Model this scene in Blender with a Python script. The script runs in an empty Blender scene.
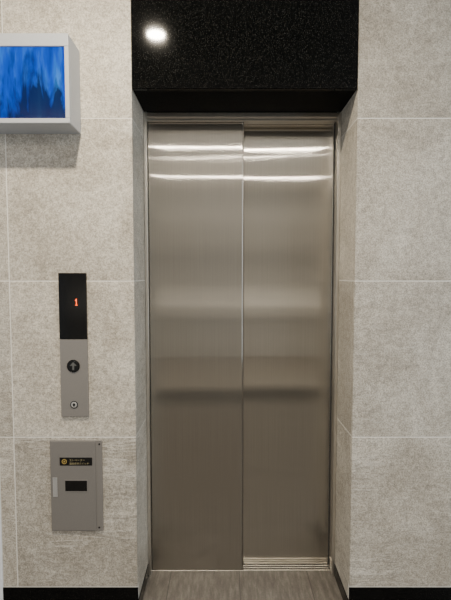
import bpy, bmesh, math
from mathutils import Vector, Matrix
C = bpy.context.scene.collection
F = 433.0; K = 0.0565; PITCH = math.atan(K); H = 1.335
D = 1.633          # camera to tiled wall
DB = 1.87          # camera to door frame
ORG = {}

def at(px, py, Y):
    """photo pixel -> point on the vertical plane y=Y"""
    v = (300-py)/F; u = (px-225.5)/F
    t = Y/(math.cos(PITCH)+v*math.sin(PITCH))
    return (t*u, H+t*(-math.sin(PITCH)+v*math.cos(PITCH)))

# ------------------------------------------------------------ mesh helpers
def merge(bm, tmp):
    me = bpy.data.meshes.new('tmp'); tmp.to_mesh(me); tmp.free(); bm.from_mesh(me); bpy.data.meshes.remove(me)
def box(bm, x0, x1, y0, y1, z0, z1, bev=0.0, seg=2):
    t = bmesh.new(); bmesh.ops.create_cube(t, size=1)
    for v in t.verts:
        v.co = Vector(((x0+x1)/2+v.co.x*(x1-x0), (y0+y1)/2+v.co.y*(y1-y0), (z0+z1)/2+v.co.z*(z1-z0)))
    if bev: bmesh.ops.bevel(t, geom=t.edges[:], offset=bev, segments=seg, affect='EDGES', profile=.5)
    merge(bm, t)
def disc(bm, x, y0, y1, z, r, bev=0.0, n=40):
    """cylinder whose axis is Y"""
    t = bmesh.new()
    bmesh.ops.create_cone(t, cap_ends=True, segments=n, radius1=r, radius2=r, depth=abs(y1-y0))
    bmesh.ops.transform(t, matrix=Matrix.Translation((x,(y0+y1)/2,z)) @ Matrix.Rotation(math.pi/2,4,'X'), verts=t.verts[:])
    if bev:
        es = [e for e in t.edges if len(e.link_faces)==2 and any(len(f.verts)>4 for f in e.link_faces)]
        bmesh.ops.bevel(t, geom=es, offset=bev, segments=2, affect='EDGES', profile=.5)
    merge(bm, t)
def ring(bm, x, y0, y1, z, ro, ri, n=40):
    t = bmesh.new(); L = []
    for k in range(n):
        a = 2*math.pi*k/n; c, s = math.cos(a), math.sin(a)
        L.append([t.verts.new((x+c*r, y, z+s*r)) for r, y in ((ro,y1),(ro,y0),(ri,y0),(ri,y1))])
    for k in range(n):
        a, b = L[k], L[(k+1)%n]
        for i in range(4):
            j = (i+1)%4; t.faces.new((a[i],b[i],b[j],a[j]))
    bmesh.ops.recalc_face_normals(t, faces=t.faces[:]); merge(bm, t)
def poly(bm, pts, y0, y1):
    """extruded outline in XZ"""
    t = bmesh.new()
    f = [t.verts.new((x,y0,z)) for x,z in pts]; b = [t.verts.new((x,y1,z)) for x,z in pts]
    t.faces.new(f); t.faces.new(b[::-1]); n = len(pts)
    for i in range(n): t.faces.new((f[i],b[i],b[(i+1)%n],f[(i+1)%n]))
    bmesh.ops.recalc_face_normals(t, faces=t.faces[:]); merge(bm, t)
def frame(bm, x0,x1,z0,z1,y0,y1,w,bev=0):
    box(bm,x0,x1,y0,y1,z1-w,z1,bev); box(bm,x0,x1,y0,y1,z0,z0+w,bev)
    box(bm,x0,x0+w,y0,y1,z0+w,z1-w,bev); box(bm,x1-w,x1,y0,y1,z0+w,z1-w,bev)

def obj(name, bm, mat, parent=None, origin=(0,0,0)):
    org = Vector(ORG[parent.name]) if parent else Vector(origin)
    bmesh.ops.translate(bm, verts=bm.verts[:], vec=-org)
    me = bpy.data.meshes.new(name); bm.to_mesh(me); bm.free()
    o = bpy.data.objects.new(name, me); C.objects.link(o)
    me.materials.append(mat)
    if parent: o.parent = parent
    else: o.location = org
    ORG[o.name] = org
    return o
def thing(name, label, cat, loc):
    o = bpy.data.objects.new(name, None); C.objects.link(o); o.location = loc
    o.empty_display_size = .05
    o['label'] = label; o['category'] = cat; ORG[o.name] = Vector(loc); return o
def tag(o, label, cat): o['label'] = label; o['category'] = cat; return o
def struct(name, bm, mat, label, cat, origin=(0,0,0)):
    o = obj(name, bm, mat, None, origin); o['kind'] = 'structure'; return tag(o, label, cat)
def text_bm(s, x, y, z, size, depth=.0004):
    cu = bpy.data.curves.new('lettering','FONT'); cu.body = s; cu.size = size; cu.extrude = depth
    cu.align_x = 'LEFT'; cu.align_y = 'BOTTOM_BASELINE'
    o = bpy.data.objects.new('lettering_tmp', cu); C.objects.link(o)
    bpy.context.view_layer.update()
    dg = bpy.context.evaluated_depsgraph_get()
    me = bpy.data.meshes.new_from_object(o.evaluated_get(dg))
    bm = bmesh.new(); bm.from_mesh(me)
    bmesh.ops.transform(bm, matrix=Matrix.Translation((x,y,z)) @ Matrix.Rotation(math.pi/2,4,'X'), verts=bm.verts[:])
    bpy.data.objects.remove(o); bpy.data.curves.remove(cu); bpy.data.meshes.remove(me)
    return bm

# ------------------------------------------------------------ materials
def new_mat(name):
    m = bpy.data.materials.new(name); m.use_nodes = True
    nt = m.node_tree; return m, nt.nodes, nt.links, nt.nodes['Principled BSDF']
def noise(n, l, vec, scale, detail=4, rough=.55, dist=0):
    t = n.new('ShaderNodeTexNoise'); t.inputs['Scale'].default_value = scale; t.inputs['Detail'].default_value = detail
    t.inputs['Roughness'].default_value = rough; t.inputs['Distortion'].default_value = dist
    l.new(vec, t.inputs['Vector']); return t.outputs['Fac']
def ramp(n, l, fac, stops, interp='LINEAR'):
    r = n.new('ShaderNodeValToRGB'); e = r.color_ramp.elements; r.color_ramp.interpolation = interp
    while len(e) < len(stops): e.new(.5)
    for i, (p, c) in enumerate(stops): e[i].position = p
    for i, (p, c) in enumerate(stops): e[i].position = p; e[i].color = (*c, 1)
    l.new(fac, r.inputs['Fac']); return r.outputs['Color']
def mixc(n, l, a, b, fac, mode='MIX'):
    m = n.new('ShaderNodeMix'); m.data_type = 'RGBA'; m.blend_type = mode
    for s, v in ((m.inputs[6],a),(m.inputs[7],b),(m.inputs[0],fac)):
        if isinstance(v,(int,float)): s.default_value = v
        elif isinstance(v,tuple): s.default_value = (*v,1)
        else: l.new(v, s)
    return m.outputs[2]
def mapping(n, l, vec, scale=(1,1,1), rot=(0,0,0)):
    m = n.new('ShaderNodeMapping'); m.inputs['Scale'].default_value = scale; m.inputs['Rotation'].default_value = rot
    l.new(vec, m.inputs['Vector']); return m.outputs['Vector']
def bump(n, l, b, fac, strength, dist):
    bp = n.new('ShaderNodeBump'); bp.inputs['Strength'].default_value = strength; bp.inputs['Distance'].default_value = dist
    l.new(fac, bp.inputs['Height']); l.new(bp.outputs['Normal'], b.inputs['Normal'])
def math_(n, l, op, a, b=None, c=None, clamp=False):
    m = n.new('ShaderNodeMath'); m.operation = op; m.use_clamp = clamp
    for i, v in enumerate((a,b,c)):
        if v is None: continue
        if isinstance(v,(int,float)): m.inputs[i].default_value = v
        else: l.new(v, m.inputs[i])
    return m.outputs[0]

def plain(name, col, rough=.5, metal=0.0, var=.06, scale=60):
    m, n, l, b = new_mat(name)
    tc = n.new('ShaderNodeTexCoord')
    f = noise(n, l, tc.outputs['Object'], scale)
    c = ramp(n, l, f, [(.3, tuple(x*(1-var) for x in col)), (.7, tuple(min(1,x*(1+var)) for x in col))])
    l.new(c, b.inputs['Base Color']); b.inputs['Roughness'].default_value = rough; b.inputs['Metallic'].default_value = metal
    return m

def stone_tile():
    m, n, l, b = new_mat('sandy grey stone tile')
    tc = n.new('ShaderNodeTexCoord'); ge = n.new('ShaderNodeNewGeometry')
    sc = n.new('ShaderNodeVectorMath'); sc.operation = 'SCALE'; sc.inputs['Scale'].default_value = 37.0
    cb = n.new('ShaderNodeCombineXYZ')
    for i in range(3): l.new(ge.outputs['Random Per Island'], cb.inputs[i])
    l.new(cb.outputs[0], sc.inputs[0])
    ad = n.new('ShaderNodeVectorMath'); l.new(tc.outputs['Object'], ad.inputs[0]); l.new(sc.outputs[0], ad.inputs[1])
    v = ad.outputs[0]
    sx = n.new('ShaderNodeSeparateXYZ'); l.new(tc.outputs['Object'], sx.inputs[0])
    # the lower courses were cut from more strongly veined slabs
    lowc = math_(n, l, 'ADD', math_(n, l, 'MULTIPLY', math_(n, l, 'LESS_THAN', sx.outputs[2], .7145), .75), math_(n, l, 'MULTIPLY', math_(n, l, 'LESS_THAN', sx.outputs[2], 1.3145), .3))
    cloud = noise(n, l, v, 4.2, 10, .74, .6)
    mid = noise(n, l, v, 50, 6, .85)
    fine = noise(n, l, v, 190, 4, .85)
    base = ramp(n, l, cloud, [(.35,(.37,.329,.268)),(.5,(.468,.425,.356)),(.65,(.562,.52,.446))])
    base = mixc(n, l, base, ramp(n, l, mid, [(.38,(.58,.57,.55)),(.62,(1.2,1.2,1.2))]), .62, 'MULTIPLY')
    base = mixc(n, l, base, ramp(n, l, fine, [(.40,(.42,.41,.40)),(.58,(1.2,1.2,1.2))]), .72, 'MULTIPLY')
    tone = math_(n, l, 'MULTIPLY_ADD', ge.outputs['Random Per Island'], .24, .89)
    cc = n.new('ShaderNodeCombineXYZ')
    for i in range(3): l.new(tone, cc.inputs[i])
    base = mixc(n, l, base, cc.outputs[0], 1.0, 'MULTIPLY')
    # slate-like diagonal streaks, with a little relief
    ve = noise(n, l, mapping(n, l, v, (1.1,1.1,8), (0,.75,0)), 2.2, 9, .62, .3)
    msk = noise(n, l, v, 3.0, 3)
    mf = math_(n, l, 'MULTIPLY', math_(n, l, 'MULTIPLY', math_(n, l, 'SUBTRACT', msk, .36), 6, clamp=True), math_(n, l, 'ADD', math_(n, l, 'MULTIPLY', lowc, .7), .15))
    pale = math_(n, l, 'MULTIPLY', ramp(n, l, ve, [(.484,(0,0,0)),(.50,(.7,.7,.7)),(.507,(0,0,0))]), mf)
    dark = math_(n, l, 'MULTIPLY', ramp(n, l, ve, [(.530,(0,0,0)),(.541,(.95,.95,.95)),(.556,(0,0,0))]), mf)
    base = mixc(n, l, base, (.68,.64,.57), pale)
    base = mixc(n, l, base, (.21,.187,.158), dark)
    l.new(base, b.inputs['Base Color']); b.inputs['Roughness'].default_value = .55
    hgt = math_(n, l, 'ADD', mixc(n, l, mid, fine, .5), math_(n, l, 'MULTIPLY', math_(n, l, 'MULTIPLY', ve, mf), 2.8))
    bump(n, l, b, hgt, .6, .003)
    return m

def steel(name, col, r1, r2, fac, spread=.11, hair=.10, wave=.0010):
    """hairline finish: upright scratches scatter light sideways, so reflections stay crisp in height"""
    m, n, l, b = new_mat(name)
    tc = n.new('ShaderNodeTexCoord')
    h = noise(n, l, mapping(n, l, tc.outputs['Object'], (600,600,2.5)), 1, 3)
    c = ramp(n, l, h, [(.25, tuple(x*(1-hair) for x in col)), (.75, tuple(min(1,x*(1+hair)) for x in col))])
    t = n.new('ShaderNodeCombineXYZ'); t.inputs[0].default_value = 1
    wv = noise(n, l, mapping(n, l, tc.outputs['Object'], (1.0,1,4.0)), 1, 1)
    bp = n.new('ShaderNodeBump'); bp.inputs['Strength'].default_value = 1; bp.inputs['Distance'].default_value = wave
    l.new(wv, bp.inputs['Height'])
    # scratch slope: a fresh random tilt for each hair-wide strip
    sx = n.new('ShaderNodeSeparateXYZ'); l.new(tc.outputs['Object'], sx.inputs[0])
    wn = n.new('ShaderNodeTexWhiteNoise'); wn.noise_dimensions = '2D'
    cb = n.new('ShaderNodeCombineXYZ')
    l.new(math_(n, l, 'FLOOR', math_(n, l, 'MULTIPLY', sx.outputs[0], 40000)), cb.inputs[0])
    l.new(math_(n, l, 'FLOOR', math_(n, l, 'MULTIPLY', sx.outputs[2], 900)), cb.inputs[1])
    l.new(cb.outputs[0], wn.inputs['Vector'])
    q = math_(n, l, 'SUBTRACT', wn.outputs['Value'], .5)
    q = math_(n, l, 'MULTIPLY', math_(n, l, 'MULTIPLY', math_(n, l, 'ABSOLUTE', q), q), spread*4)
    cx = n.new('ShaderNodeCombineXYZ'); l.new(q, cx.inputs[0])
    ad = n.new('ShaderNodeVectorMath'); l.new(bp.outputs['Normal'], ad.inputs[0]); l.new(cx.outputs[0], ad.inputs[1])
    nm = n.new('ShaderNodeVectorMath'); nm.operation = 'NORMALIZE'; l.new(ad.outputs[0], nm.inputs[0])
    b2 = n.new('ShaderNodeBsdfPrincipled')
    for s, r, a, nrm in ((b, r1, .7, nm.outputs[0]), (b2, r2, .7, bp.outputs['Normal'])):
        l.new(c, s.inputs['Base Color']); s.inputs['Metallic'].default_value = 1
        s.inputs['Roughness'].default_value = r; s.inputs['Anisotropic'].default_value = a
        l.new(t.outputs[0], s.inputs['Tangent']); l.new(nrm, s.inputs['Normal'])
    mx = n.new('ShaderNodeMixShader'); mx.inputs[0].default_value = fac
    l.new(b.outputs[0], mx.inputs[1]); l.new(b2.outputs[0], mx.inputs[2])
    l.new(mx.outputs[0], n['Material Output'].inputs['Surface'])
    return m

def granite(name='polished black granite', rough=.06, ior=1.22):
    m, n, l, b = new_mat(name)
    tc = n.new('ShaderNodeTexCoord')
    f = noise(n, l, tc.outputs['Object'], 400, 1, .5)
    c = ramp(n, l, f, [(.5,(.001,.001,.001)),(.64,(.003,.003,.003)),(.74,(.065,.062,.056))])
    l.new(c, b.inputs['Base Color']); b.inputs['Roughness'].default_value = rough; b.inputs['IOR'].default_value = ior
    return m

def floor_mat():
    m, n, l, b = new_mat('grey brown floor tile')
    tc = n.new('ShaderNodeTexCoord'); v = tc.outputs['Object']
    sx = n.new('ShaderNodeSeparateXYZ'); l.new(v, sx.inputs[0])
    grain = noise(n, l, mapping(n, l, v, (22,4,1), (0,0,.25)), 2.4, 9, .70, .2)
    fine = noise(n, l, v, 140, 3)
    base = ramp(n, l, grain, [(.32,(.064,.055,.046)),(.5,(.108,.096,.082)),(.66,(.175,.16,.14))])
    base = mixc(n, l, base, ramp(n, l, fine, [(.3,(.75,.75,.75)),(.7,(1.15,1.15,1.15))]), .7, 'MULTIPLY')
    def joint(sock, off, step):
        p = math_(n, l, 'PINGPONG', math_(n, l, 'ADD', sock, off+50*step), step/2)
        return math_(n, l, 'LESS_THAN', p, .0016)
    j = math_(n, l, 'MAXIMUM', joint(sx.outputs[0], .2445, .306), joint(sx.outputs[1], -1.60, .606))
    base = mixc(n, l, base, (.036,.031,.026), j)
    # far floor paled to offset weak light; dark strip put in for door reflections
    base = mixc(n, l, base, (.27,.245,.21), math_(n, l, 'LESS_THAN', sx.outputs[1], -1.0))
    dd = math_(n, l, 'ABSOLUTE', math_(n, l, 'ADD', sx.outputs[1], .93))
    band = math_(n, l, 'MULTIPLY', math_(n, l, 'SUBTRACT', .44, dd), 2.8, clamp=True)
    base = mixc(n, l, base, (.003,.003,.003), band)
    l.new(base, b.inputs['Base Color']); b.inputs['Roughness'].default_value = .34
    bump(n, l, b, grain, .12, .002)
    return m

def light_band_wall():
    """lobby wall with light and shade bands painted in for the doors to reflect"""
    m, n, l, b = new_mat('beige lobby wall with painted light bands')
    tc = n.new('ShaderNodeTexCoord'); sx = n.new('ShaderNodeSeparateXYZ'); l.new(tc.outputs['Object'], sx.inputs[0])
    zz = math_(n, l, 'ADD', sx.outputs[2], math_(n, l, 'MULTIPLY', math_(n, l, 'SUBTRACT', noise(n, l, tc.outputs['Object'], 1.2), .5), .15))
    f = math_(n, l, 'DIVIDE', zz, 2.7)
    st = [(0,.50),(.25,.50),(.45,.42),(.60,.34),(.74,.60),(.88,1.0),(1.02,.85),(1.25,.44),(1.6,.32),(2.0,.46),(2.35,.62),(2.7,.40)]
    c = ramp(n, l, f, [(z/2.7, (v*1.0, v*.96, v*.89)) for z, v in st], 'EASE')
    l.new(c, b.inputs['Base Color']); b.inputs['Roughness'].default_value = .7
    return m

def emissive(name, col, s):
    m, n, l, b = new_mat(name)
    b.inputs['Base Color'].default_value = (*[c*.2 for c in col],1); b.inputs['Emission Color'].default_value = (*col,1)
    b.inputs['Emission Strength'].default_value = s; return m

def screen_mat():
    m, n, l, b = new_mat('lit blue screen picture')
    tc = n.new('ShaderNodeTexCoord'); v = tc.outputs['Object']
    sx = n.new('ShaderNodeSeparateXYZ'); l.new(v, sx.inputs[0])
    f = noise(n, l, mapping(n, l, v, (26,1,4)), 1, 4, .55, .2)
    g = noise(n, l, mapping(n, l, v, (26,1,6)), 1, 4, .58, .4)
    col = ramp(n, l, f, [(.3,(.001,.03,.33)),(.5,(.003,.09,.70)),(.72,(.04,.30,1))])
    # soft dark shapes through the middle and along the foot of the picture
    ax = math_(n, l, 'ABSOLUTE', math_(n, l, 'SUBTRACT', sx.outputs[0], .04))
    top = math_(n, l, 'SUBTRACT', .28, math_(n, l, 'MULTIPLY', ax, 1.3))            # outline height falls away from the middle
    top = math_(n, l, 'ADD', top, math_(n, l, 'MULTIPLY', math_(n, l, 'SUBTRACT', g, .54), .7))
    dk = math_(n, l, 'MULTIPLY', math_(n, l, 'SUBTRACT', top, sx.outputs[2]), 8, clamp=True)
    dk = math_(n, l, 'MULTIPLY', dk, .93)
    col = mixc(n, l, col, (.002,.011,.06), dk)
    l.new(col, b.inputs['Emission Color']); b.inputs['Emission Strength'].default_value = 1.05
    b.inputs['Base Color'].default_value = (.003,.003,.006,1); b.inputs['Roughness'].default_value = .15; b.inputs['IOR'].default_value = 1.15
    return m

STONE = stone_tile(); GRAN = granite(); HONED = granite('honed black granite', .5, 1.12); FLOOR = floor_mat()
GROUT = plain('pale grey grout', (.66,.63,.57), .9)
DOOR_L = steel('hairline steel', (.42,.395,.35), .045, .34, .42)
DOOR_R = steel('hairline steel brighter', (.47,.443,.395), .04, .30, .28)
JAMB = plain('steel trim', (.72,.69,.635), .3, 1.0, .05, 40)
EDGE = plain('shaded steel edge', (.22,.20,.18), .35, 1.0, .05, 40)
SILLM = plain('extruded aluminium', (.86,.82,.74), .25, 1.0, .05, 40)
PLATE = plain('grey satin metal', (.215,.20,.184), .45, .35, .04, 300)
PLATE2 = plain('grey satin cover', (.20,.186,.171), .47, .35, .04, 300)
CHROME = plain('bright steel', (.50,.49,.475), .3, .5, .03)
LATCH = plain('satin steel', (.45,.44,.43), .35, .5, .03)
BLACKG = plain('black gloss acrylic', (.003,.003,.003), .10)
BLACK = plain('black plastic', (.003,.003,.003), .3)
WHITE = plain('pale silver casing', (.36,.37,.385), .4, .0, .03)
PALE = plain('pale frame paint', (.70,.72,.74), .5)
ARROW = plain('dark grey print', (.075,.075,.072), .5)
KEYD = plain('dark steel', (.02,.02,.02), .4)
YELLOW = plain('yellow print', (.28,.195,.05), .5)
PRINT = plain('dim yellowish print', (.22,.185,.10), .5)
RED = emissive('orange red led', (1,.10,.01), 3.2)
CEIL = plain('white ceiling paint', (.46,.44,.41), .8)
BACKW = plain('beige lobby wall', (.42,.39,.35), .7)
BANDW = light_band_wall()
DARK = plain('dark shaft paint', (.01,.01,.01), .8)
RUB = plain('dark rubber', (.03,.03,.03), .6)

# ------------------------------------------------------------ setting
ZB = .115; ZBR = .055; JZ = [ZB, .7145, 1.3145, 1.9145, 2.5145, 2.70]
XL, XR = -.345, .487; XWL = -.872; g = .0018
def tiles(bm, xs, y0, y1):
    for i in range(len(xs)-1):
        for k in range(len(JZ)-1):
            box(bm, xs[i]+g, xs[i+1]-g, y0, y1, JZ[k]+g, JZ[k+1]-g, .0005, 1)
def rtiles(bm, x0, x1):
    for k in range(len(JZ)-1):
        if JZ[k] > 2.01: break
        box(bm, x0, x1, D+.0213, DB-.012, (JZ[k] if k else ZBR)+g, min(JZ[k+1]-g, 2.018), .0005, 1)
bm = bmesh.new()
tiles(bm, [XWL, -.8145, XL+g], D, D+.02); rtiles(bm, XL-.02, XL)
wl = struct('wall_left', bm, STONE, 'sandy grey stone tile wall left of the elevator opening', 'wall')
bm = bmesh.new(); box(bm, XWL, XL-.0005, D+.0005, D+.3, 0, 2.7)
gr = obj('grout', bm, GROUT, wl)
bm = bmesh.new()
tiles(bm, [XR-g, 1.087, 1.687, 2.2], D, D+.02); rtiles(bm, XR, XR+.02)
wr = struct('wall_right', bm, STONE, 'sandy grey stone tile wall right of the elevator opening', 'wall')
bm = bmesh.new(); box(bm, XR+.0005, 2.2, D+.0005, D+.3, 0, 2.7)
obj('grout', bm, GROUT, wr)
bm = bmesh.new(); box(bm, XWL, XL+.003, D-.003, D+.0004, 0, ZB-.001, .001, 1); box(bm, XL-.0004, XL+.003, D+.0005, DB-.012, 0, ZBR, .001, 1)
struct('baseboard_left', bm, GRAN, 'polished black baseboard under the left stone wall', 'baseboard')
bm = bmesh.new(); box(bm, XR-.003, 2.2, D-.003, D+.0004, 0, ZB-.001, .001, 1); box(bm, XR-.003, XR+.0004, D+.0005, DB-.012, 0, ZBR, .001, 1)
struct('baseboard_right', bm, GRAN, 'polished black baseboard under the right stone wall', 'baseboard')
bm = bmesh.new(); box(bm, XL+g, XR-g, D-.001, D+.02, 2.02, 2.7, .0015, 1)
hp = struct('trim_1', bm, GRAN, 'glossy black granite panel above the elevator doors, reflecting a round light', 'panel')
bm = bmesh.new(); box(bm, XL+g, XR-g, D+.0205, DB-.012, 2.02, 2.04, .001, 1)
obj('underside', bm, HONED, hp)
bm = bmesh.new(); box(bm, -1.0, XWL-.001, D-.004, D+.3, 0, 2.7, .002, 1)
struct('trim_2', bm, PALE, 'narrow pale upright strip at the left end of the stone wall', 'trim')
bm = bmesh.new(); box(bm, -2.4, 2.2, -3.3, 2.2, -.05, 0)
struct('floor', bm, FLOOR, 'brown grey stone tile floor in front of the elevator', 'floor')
bm = bmesh.new(); box(bm, -2.4, 2.2, -3.3, 2.2, 2.7, 2.75)
struct('ceiling', bm, CEIL, 'white lobby ceiling', 'ceiling')
bm = bmesh.new(); box(bm, -2.4, 2.2, -3.4, -3.3, 0, 2.7)
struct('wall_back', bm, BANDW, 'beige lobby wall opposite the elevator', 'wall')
bm = bmesh.new(); box(bm, 2.2, 2.3, -3.3, 2.2, 0, 2.7)
struct('wall_side', bm, BACKW, 'beige lobby side wall on the right', 'wall')
bm = bmesh.new(); box(bm, XL-.02, XR+.02, 2.06, 2.1, 0, 2.7)
struct('wall_shaft', bm, DARK, 'dark elevator shaft wall behind the doors', 'wall')

# ------------------------------------------------------------ elevator
YL, YR = 1.886, 1.930; ZH = 1.987
fr = thing('elevator_surround', 'slim stainless steel frame and grooved sill lining the elevator opening around both doors', 'door frame', ((XL+XR)/2, DB, 0))
bm = bmesh.new(); box(bm, XL+.001, XL+.013, DB-.012, YL-.003, 0, 2.018, .001)
obj('jamb', bm, JAMB, fr)
bm = bmesh.new(); box(bm, XR-.013, XR-.001, DB-.012, YL+.004, 0, 2.018, .001); box(bm, XR-.0095, XR-.001, YL+.008, YR+.036, 0, 2.018, .001)
obj('jamb', bm, JAMB, fr)
bm = bmesh.new(); box(bm, XL+.013, XR-.013, DB-.012, YL-.004, ZH+.012, 2.018, .001); box(bm, XL+.013, XR-.013, DB-.004, YL-.004, ZH, ZH+.0115, .001)
box(bm, .080, XR-.013, YL-.004, YR-.002, ZH+.006, 2.018, .001)
hd = obj('head', bm, JAMB, fr)
bm = bmesh.new(); box(bm, XL+.013, XR-.013, YL-.003, YR+.05, 2.0185, 2.04)
obj('track', bm, DARK, fr)
bm = bmesh.new()
for a_, b_ in ((0,.009),(.016,.023),(.030,.037),(.044,.090)):
    box(bm, XL+.0135, XR-.0135, YL+a_, YL+b_, 0, .004, .0012, 3)
si = obj('sill', bm, SILLM, fr); si['label'] = 'bright grooved metal sill on the floor'
bm = bmesh.new(); box(bm, XL+.0135, XR-.0135, YL+.001, YL+.089, 0, .0010)
obj('groove', bm, DARK, si)

def panel(label, x0, x1, y, mat, e0, e1, edge_mat, z0=.0045):
    t = thing('elevator_sliding_panel', label, 'elevator door', ((x0+x1)/2, y, z0))
    b_ = bmesh.new(); box(b_, x0, x1, y, y+.034, z0, 2.0165, .002, 2); s = obj('steel_skin', b_, mat, t)
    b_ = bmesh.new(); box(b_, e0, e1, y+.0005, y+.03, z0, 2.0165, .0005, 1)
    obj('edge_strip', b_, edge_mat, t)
    return t
panel('left brushed steel elevator door panel, standing in front of the other one', XL+.014, .0745, YL, DOOR_L, .0747, .0790, EDGE)
panel('right brushed steel elevator door panel, set back behind the left one', .045, XR-.0135, YR, DOOR_R, XR-.0133, XR-.0105, RUB)

# ------------------------------------------------------------ wall monitor
MY = 1.515
mx1, mz1 = at(68, 33, MY); _, mz0 = at(68, 123, MY); mx0 = -.866
mt = thing('wall_monitor', 'pale boxy monitor with a blue picture mounted high on the left wall', 'monitor', ((mx0+mx1)/2, D, mz0))
sx1, sz1 = at(64, 46, MY); _, sz0 = at(65, 118, MY); sx0 = mx0+.03
bm = bmesh.new(); box(bm, mx0, mx1, MY+.012, D, mz0, mz1, .003)
obj('casing', bm, WHITE, mt)
bm = bmesh.new()
box(bm, mx0, mx1, MY, MY+.0118, sz1, mz1, .002); box(bm, mx0, mx1, MY, MY+.0118, mz0, sz0, .002)
box(bm, mx0, sx0, MY, MY+.0118, sz0, sz1, .0015); box(bm, sx1, mx1, MY, MY+.0118, sz0, sz1, .0015)
obj('bezel', bm, WHITE, mt)
bm = bmesh.new(); box(bm, sx0, sx1, MY+.007, MY+.0115, sz0, sz1)
obj('screen', bm, screen_mat(), mt)

# ------------------------------------------------------------ hall call panel
x0, _ = at(60.5, 340, D); x1, _ = at(88, 340, D)
_, z1 = at(60, 273, D); _, zm = at(60, 339, D); _, z0 = at(60, 416, D)
cp = thing('call_panel', 'tall narrow elevator call panel, black above and grey below, showing a red 1', 'call panel', ((x0+x1)/2, D, z0))
PY = D-.009
bm = bmesh.new(); box(bm, x0, x1, PY, D, z0, zm-.0008, .0012); obj('faceplate', bm, PLATE, cp)
bm = bmesh.new(); box(bm, x0, x1, PY-.001, D, zm+.0008, z1, .0012); ind = obj('indicator_window', bm, BLACKG, cp)
cx, cz = at(77.3, 302, D); w = .0016; hh = .0128
bm = bmesh.new()
poly(bm, [(cx-w,cz-hh+.0026),(cx-w,cz+hh-.0072),(cx-.0050,cz+hh-.0086),(cx-.0050,cz+hh-.0056),(cx-.0004,cz+hh),(cx+w,cz+hh),(cx+w,cz-hh+.0026),
          (cx+.0048,cz-hh+.0026),(cx+.0048,cz-hh),(cx-.0048,cz-hh),(cx-.0048,cz-hh+.0026)], PY-.0015, PY-.001)
obj('floor_digit', bm, RED, ind)
bx_, bz = at(74.3, 365.5, D)
bm = bmesh.new(); ring(bm, bx_, PY-.003, PY, bz, .0240, .0212); bz_o = obj('button_bezel', bm, BLACKG, cp)
bm = bmesh.new(); disc(bm, bx_, PY-.0025, PY, bz, .0210, .0006); bt = obj('call_button', bm, BLACK, cp)
bm = bmesh.new(); k_ = 1.25
poly(bm, [(bx_+k_*a, bz+k_*c) for a, c in ((0,.0125),(.0105,.001),(.0028,.001),(.0028,-.0115),(-.0028,-.0115),(-.0028,.001),(-.0105,.001))], PY-.003, PY-.0025)
obj('arrow', bm, ARROW, bt)
kx, kz = at(75, 404, D)
bm = bmesh.new(); disc(bm, kx, PY-.0022, PY, kz, .0108, .0006); ks = obj('key_switch', bm, CHROME, cp)
bm = bmesh.new(); ring(bm, kx, PY-.0012, PY, kz, .0148, .0110); obj('switch_collar', bm, KEYD, cp)
bm = bmesh.new(); disc(bm, kx, PY-.0026, PY-.0022, kz, .0052); box(bm, kx-.0014, kx+.0014, PY-.0026, PY-.0022, kz-.0078, kz+.0078); obj('key_slot', bm, KEYD, ks)

# ------------------------------------------------------------ lower service panel
x0, _ = at(51.3, 485, D); x1, _ = at(103, 485, D); _, z1 = at(77, 440, D); _, z0 = at(77, 530, D)
sp = thing('service_panel', 'square grey metal service panel with a black lettered label, below the call panel', 'control panel', ((x0+x1)/2, D, z0))
SY = D-.006
bm = bmesh.new(); box(bm, x0, x1, SY, D, z0, z1, .0012); obj('backplate', bm, PLATE, sp)
hx, _ = at(96.5, 485, D)
bm = bmesh.new(); box(bm, x0+.003, hx, SY-.003, SY, z0+.003, z1-.003, .0008); cv = obj('cover_door', bm, PLATE2, sp)
CY = SY-.003
def rect(a,b,c,d): 
    p = at(a,b,D); q = at(c,d,D); return p[0], q[0], q[1], p[1]
a = rect(60.5,456.5,93,464.5)
bm = bmesh.new(); box(bm, a[0],a[1],CY-.001,CY,a[2],a[3],.0004,1); lp = obj('label_plate', bm, BLACK, cv)
hgt = a[3]-a[2]; zc = (a[2]+a[3])/2
bm = text_bm('エレベーター', a[0]+.037, CY-.0014, a[2]+hgt*.56, hgt*.32)
bm2 = text_bm('運転表示スイッチ', a[0]+.037, CY-.0014, a[2]+hgt*.14, hgt*.30); merge(bm, bm2)
lo = obj('lettering', bm, PRINT, lp); lo['label'] = 'small dull yellowish two line lettering on the black label'
bm = bmesh.new(); ring(bm, a[0]+.018, CY-.0014, CY-.0008, zc, .0100, .0066); disc(bm, a[0]+.018, CY-.0014, CY-.0008, zc, .0036)
lo = obj('symbol', bm, YELLOW, lp); lo['label'] = 'small round yellow emblem at the left of the black label'
a = rect(66,479.5,88,490)
bm = bmesh.new(); frame(bm, a[0]-.003,a[1]+.003,a[2]-.003,a[3]+.003,CY-.0012,CY,.003); obj('window_bezel', bm, PLATE, cv)
bm = bmesh.new(); box(bm, a[0],a[1],CY-.0006,CY,a[2],a[3]); obj('display_window', bm, BLACKG, cv)
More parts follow.
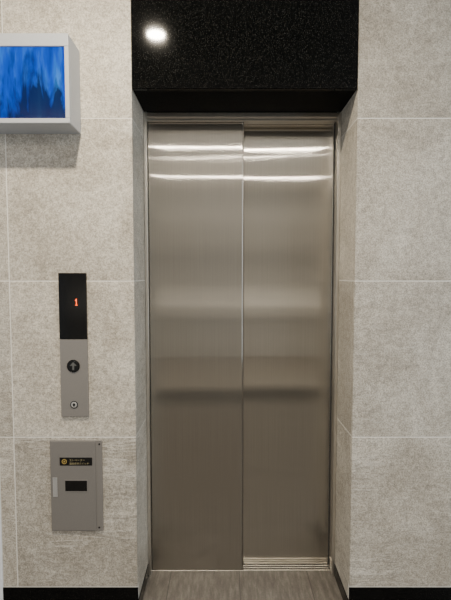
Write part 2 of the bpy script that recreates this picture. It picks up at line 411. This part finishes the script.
a = rect(53.6,476.5,58.6,495.5)
bm = bmesh.new(); frame(bm, a[0],a[1],a[2],a[3],CY-.0016,CY,.0032,.0006); box(bm, a[0]+.0033,a[1]-.0033,CY-.0008,CY,a[2]+.0033,a[3]-.0033)
lt = obj('latch', bm, LATCH, cv); lt['label'] = 'bright upright latch handle at the left edge'
for py in (443.5, 526.5):
    q = at(99.8, py, D); bm = bmesh.new(); disc(bm, q[0], SY-.0012, SY, q[1], .0035, .0004); obj('screw', bm, BLACK, sp)

# ------------------------------------------------------------ light
def area(name, loc, rot, sx, sy, e, col, shape='RECTANGLE'):
    L = bpy.data.lights.new(name, 'AREA'); L.shape = shape; L.size = sx
    if shape == 'RECTANGLE': L.size_y = sy
    L.energy = e; L.color = col
    o = bpy.data.objects.new(name, L); C.objects.link(o); o.location = loc; o.rotation_euler = rot; return o
W = (1,.91,.78)
area('downlight', (-.392,.742,2.69), (0,0,0), .095, 0, 56, (1,.89,.71), 'DISK')
area('strip_light', (.1,-.88,2.69), (0,0,0), 3.8, .014, 40, W)
area('strip_light', (.0,-2.2,2.69), (0,0,0), 3.8, .014, 36, W)
area('strip_light', (.0,-1.27,2.69), (0,0,math.radians(13)), 1.4, .008, 5, W)
area('window_daylight', (-2.3,.2,1.5), (0,math.radians(-90),0), 2.2, 2.4, 22, (.86,.93,1))
area('reveal_fill', (2.15,.2,1.5), (0,math.radians(90),0), 2.2, 2.4, 54, (.74,.87,1))  # bluish fill added to brighten the reveals; the right wall has no window

w = bpy.data.worlds.new('World'); bpy.context.scene.world = w; w.use_nodes = True
w.node_tree.nodes['Background'].inputs[0].default_value = (.9,.95,1,1); w.node_tree.nodes['Background'].inputs[1].default_value = .25

cam = bpy.data.cameras.new('Camera'); co = bpy.data.objects.new('Camera', cam); C.objects.link(co)
cam.sensor_fit = 'VERTICAL'; cam.sensor_height = 36; cam.lens = F/600*36; cam.clip_start = .02
co.location = (0,0,H); co.rotation_euler = (math.pi/2-PITCH,0,0)
bpy.context.scene.camera = co
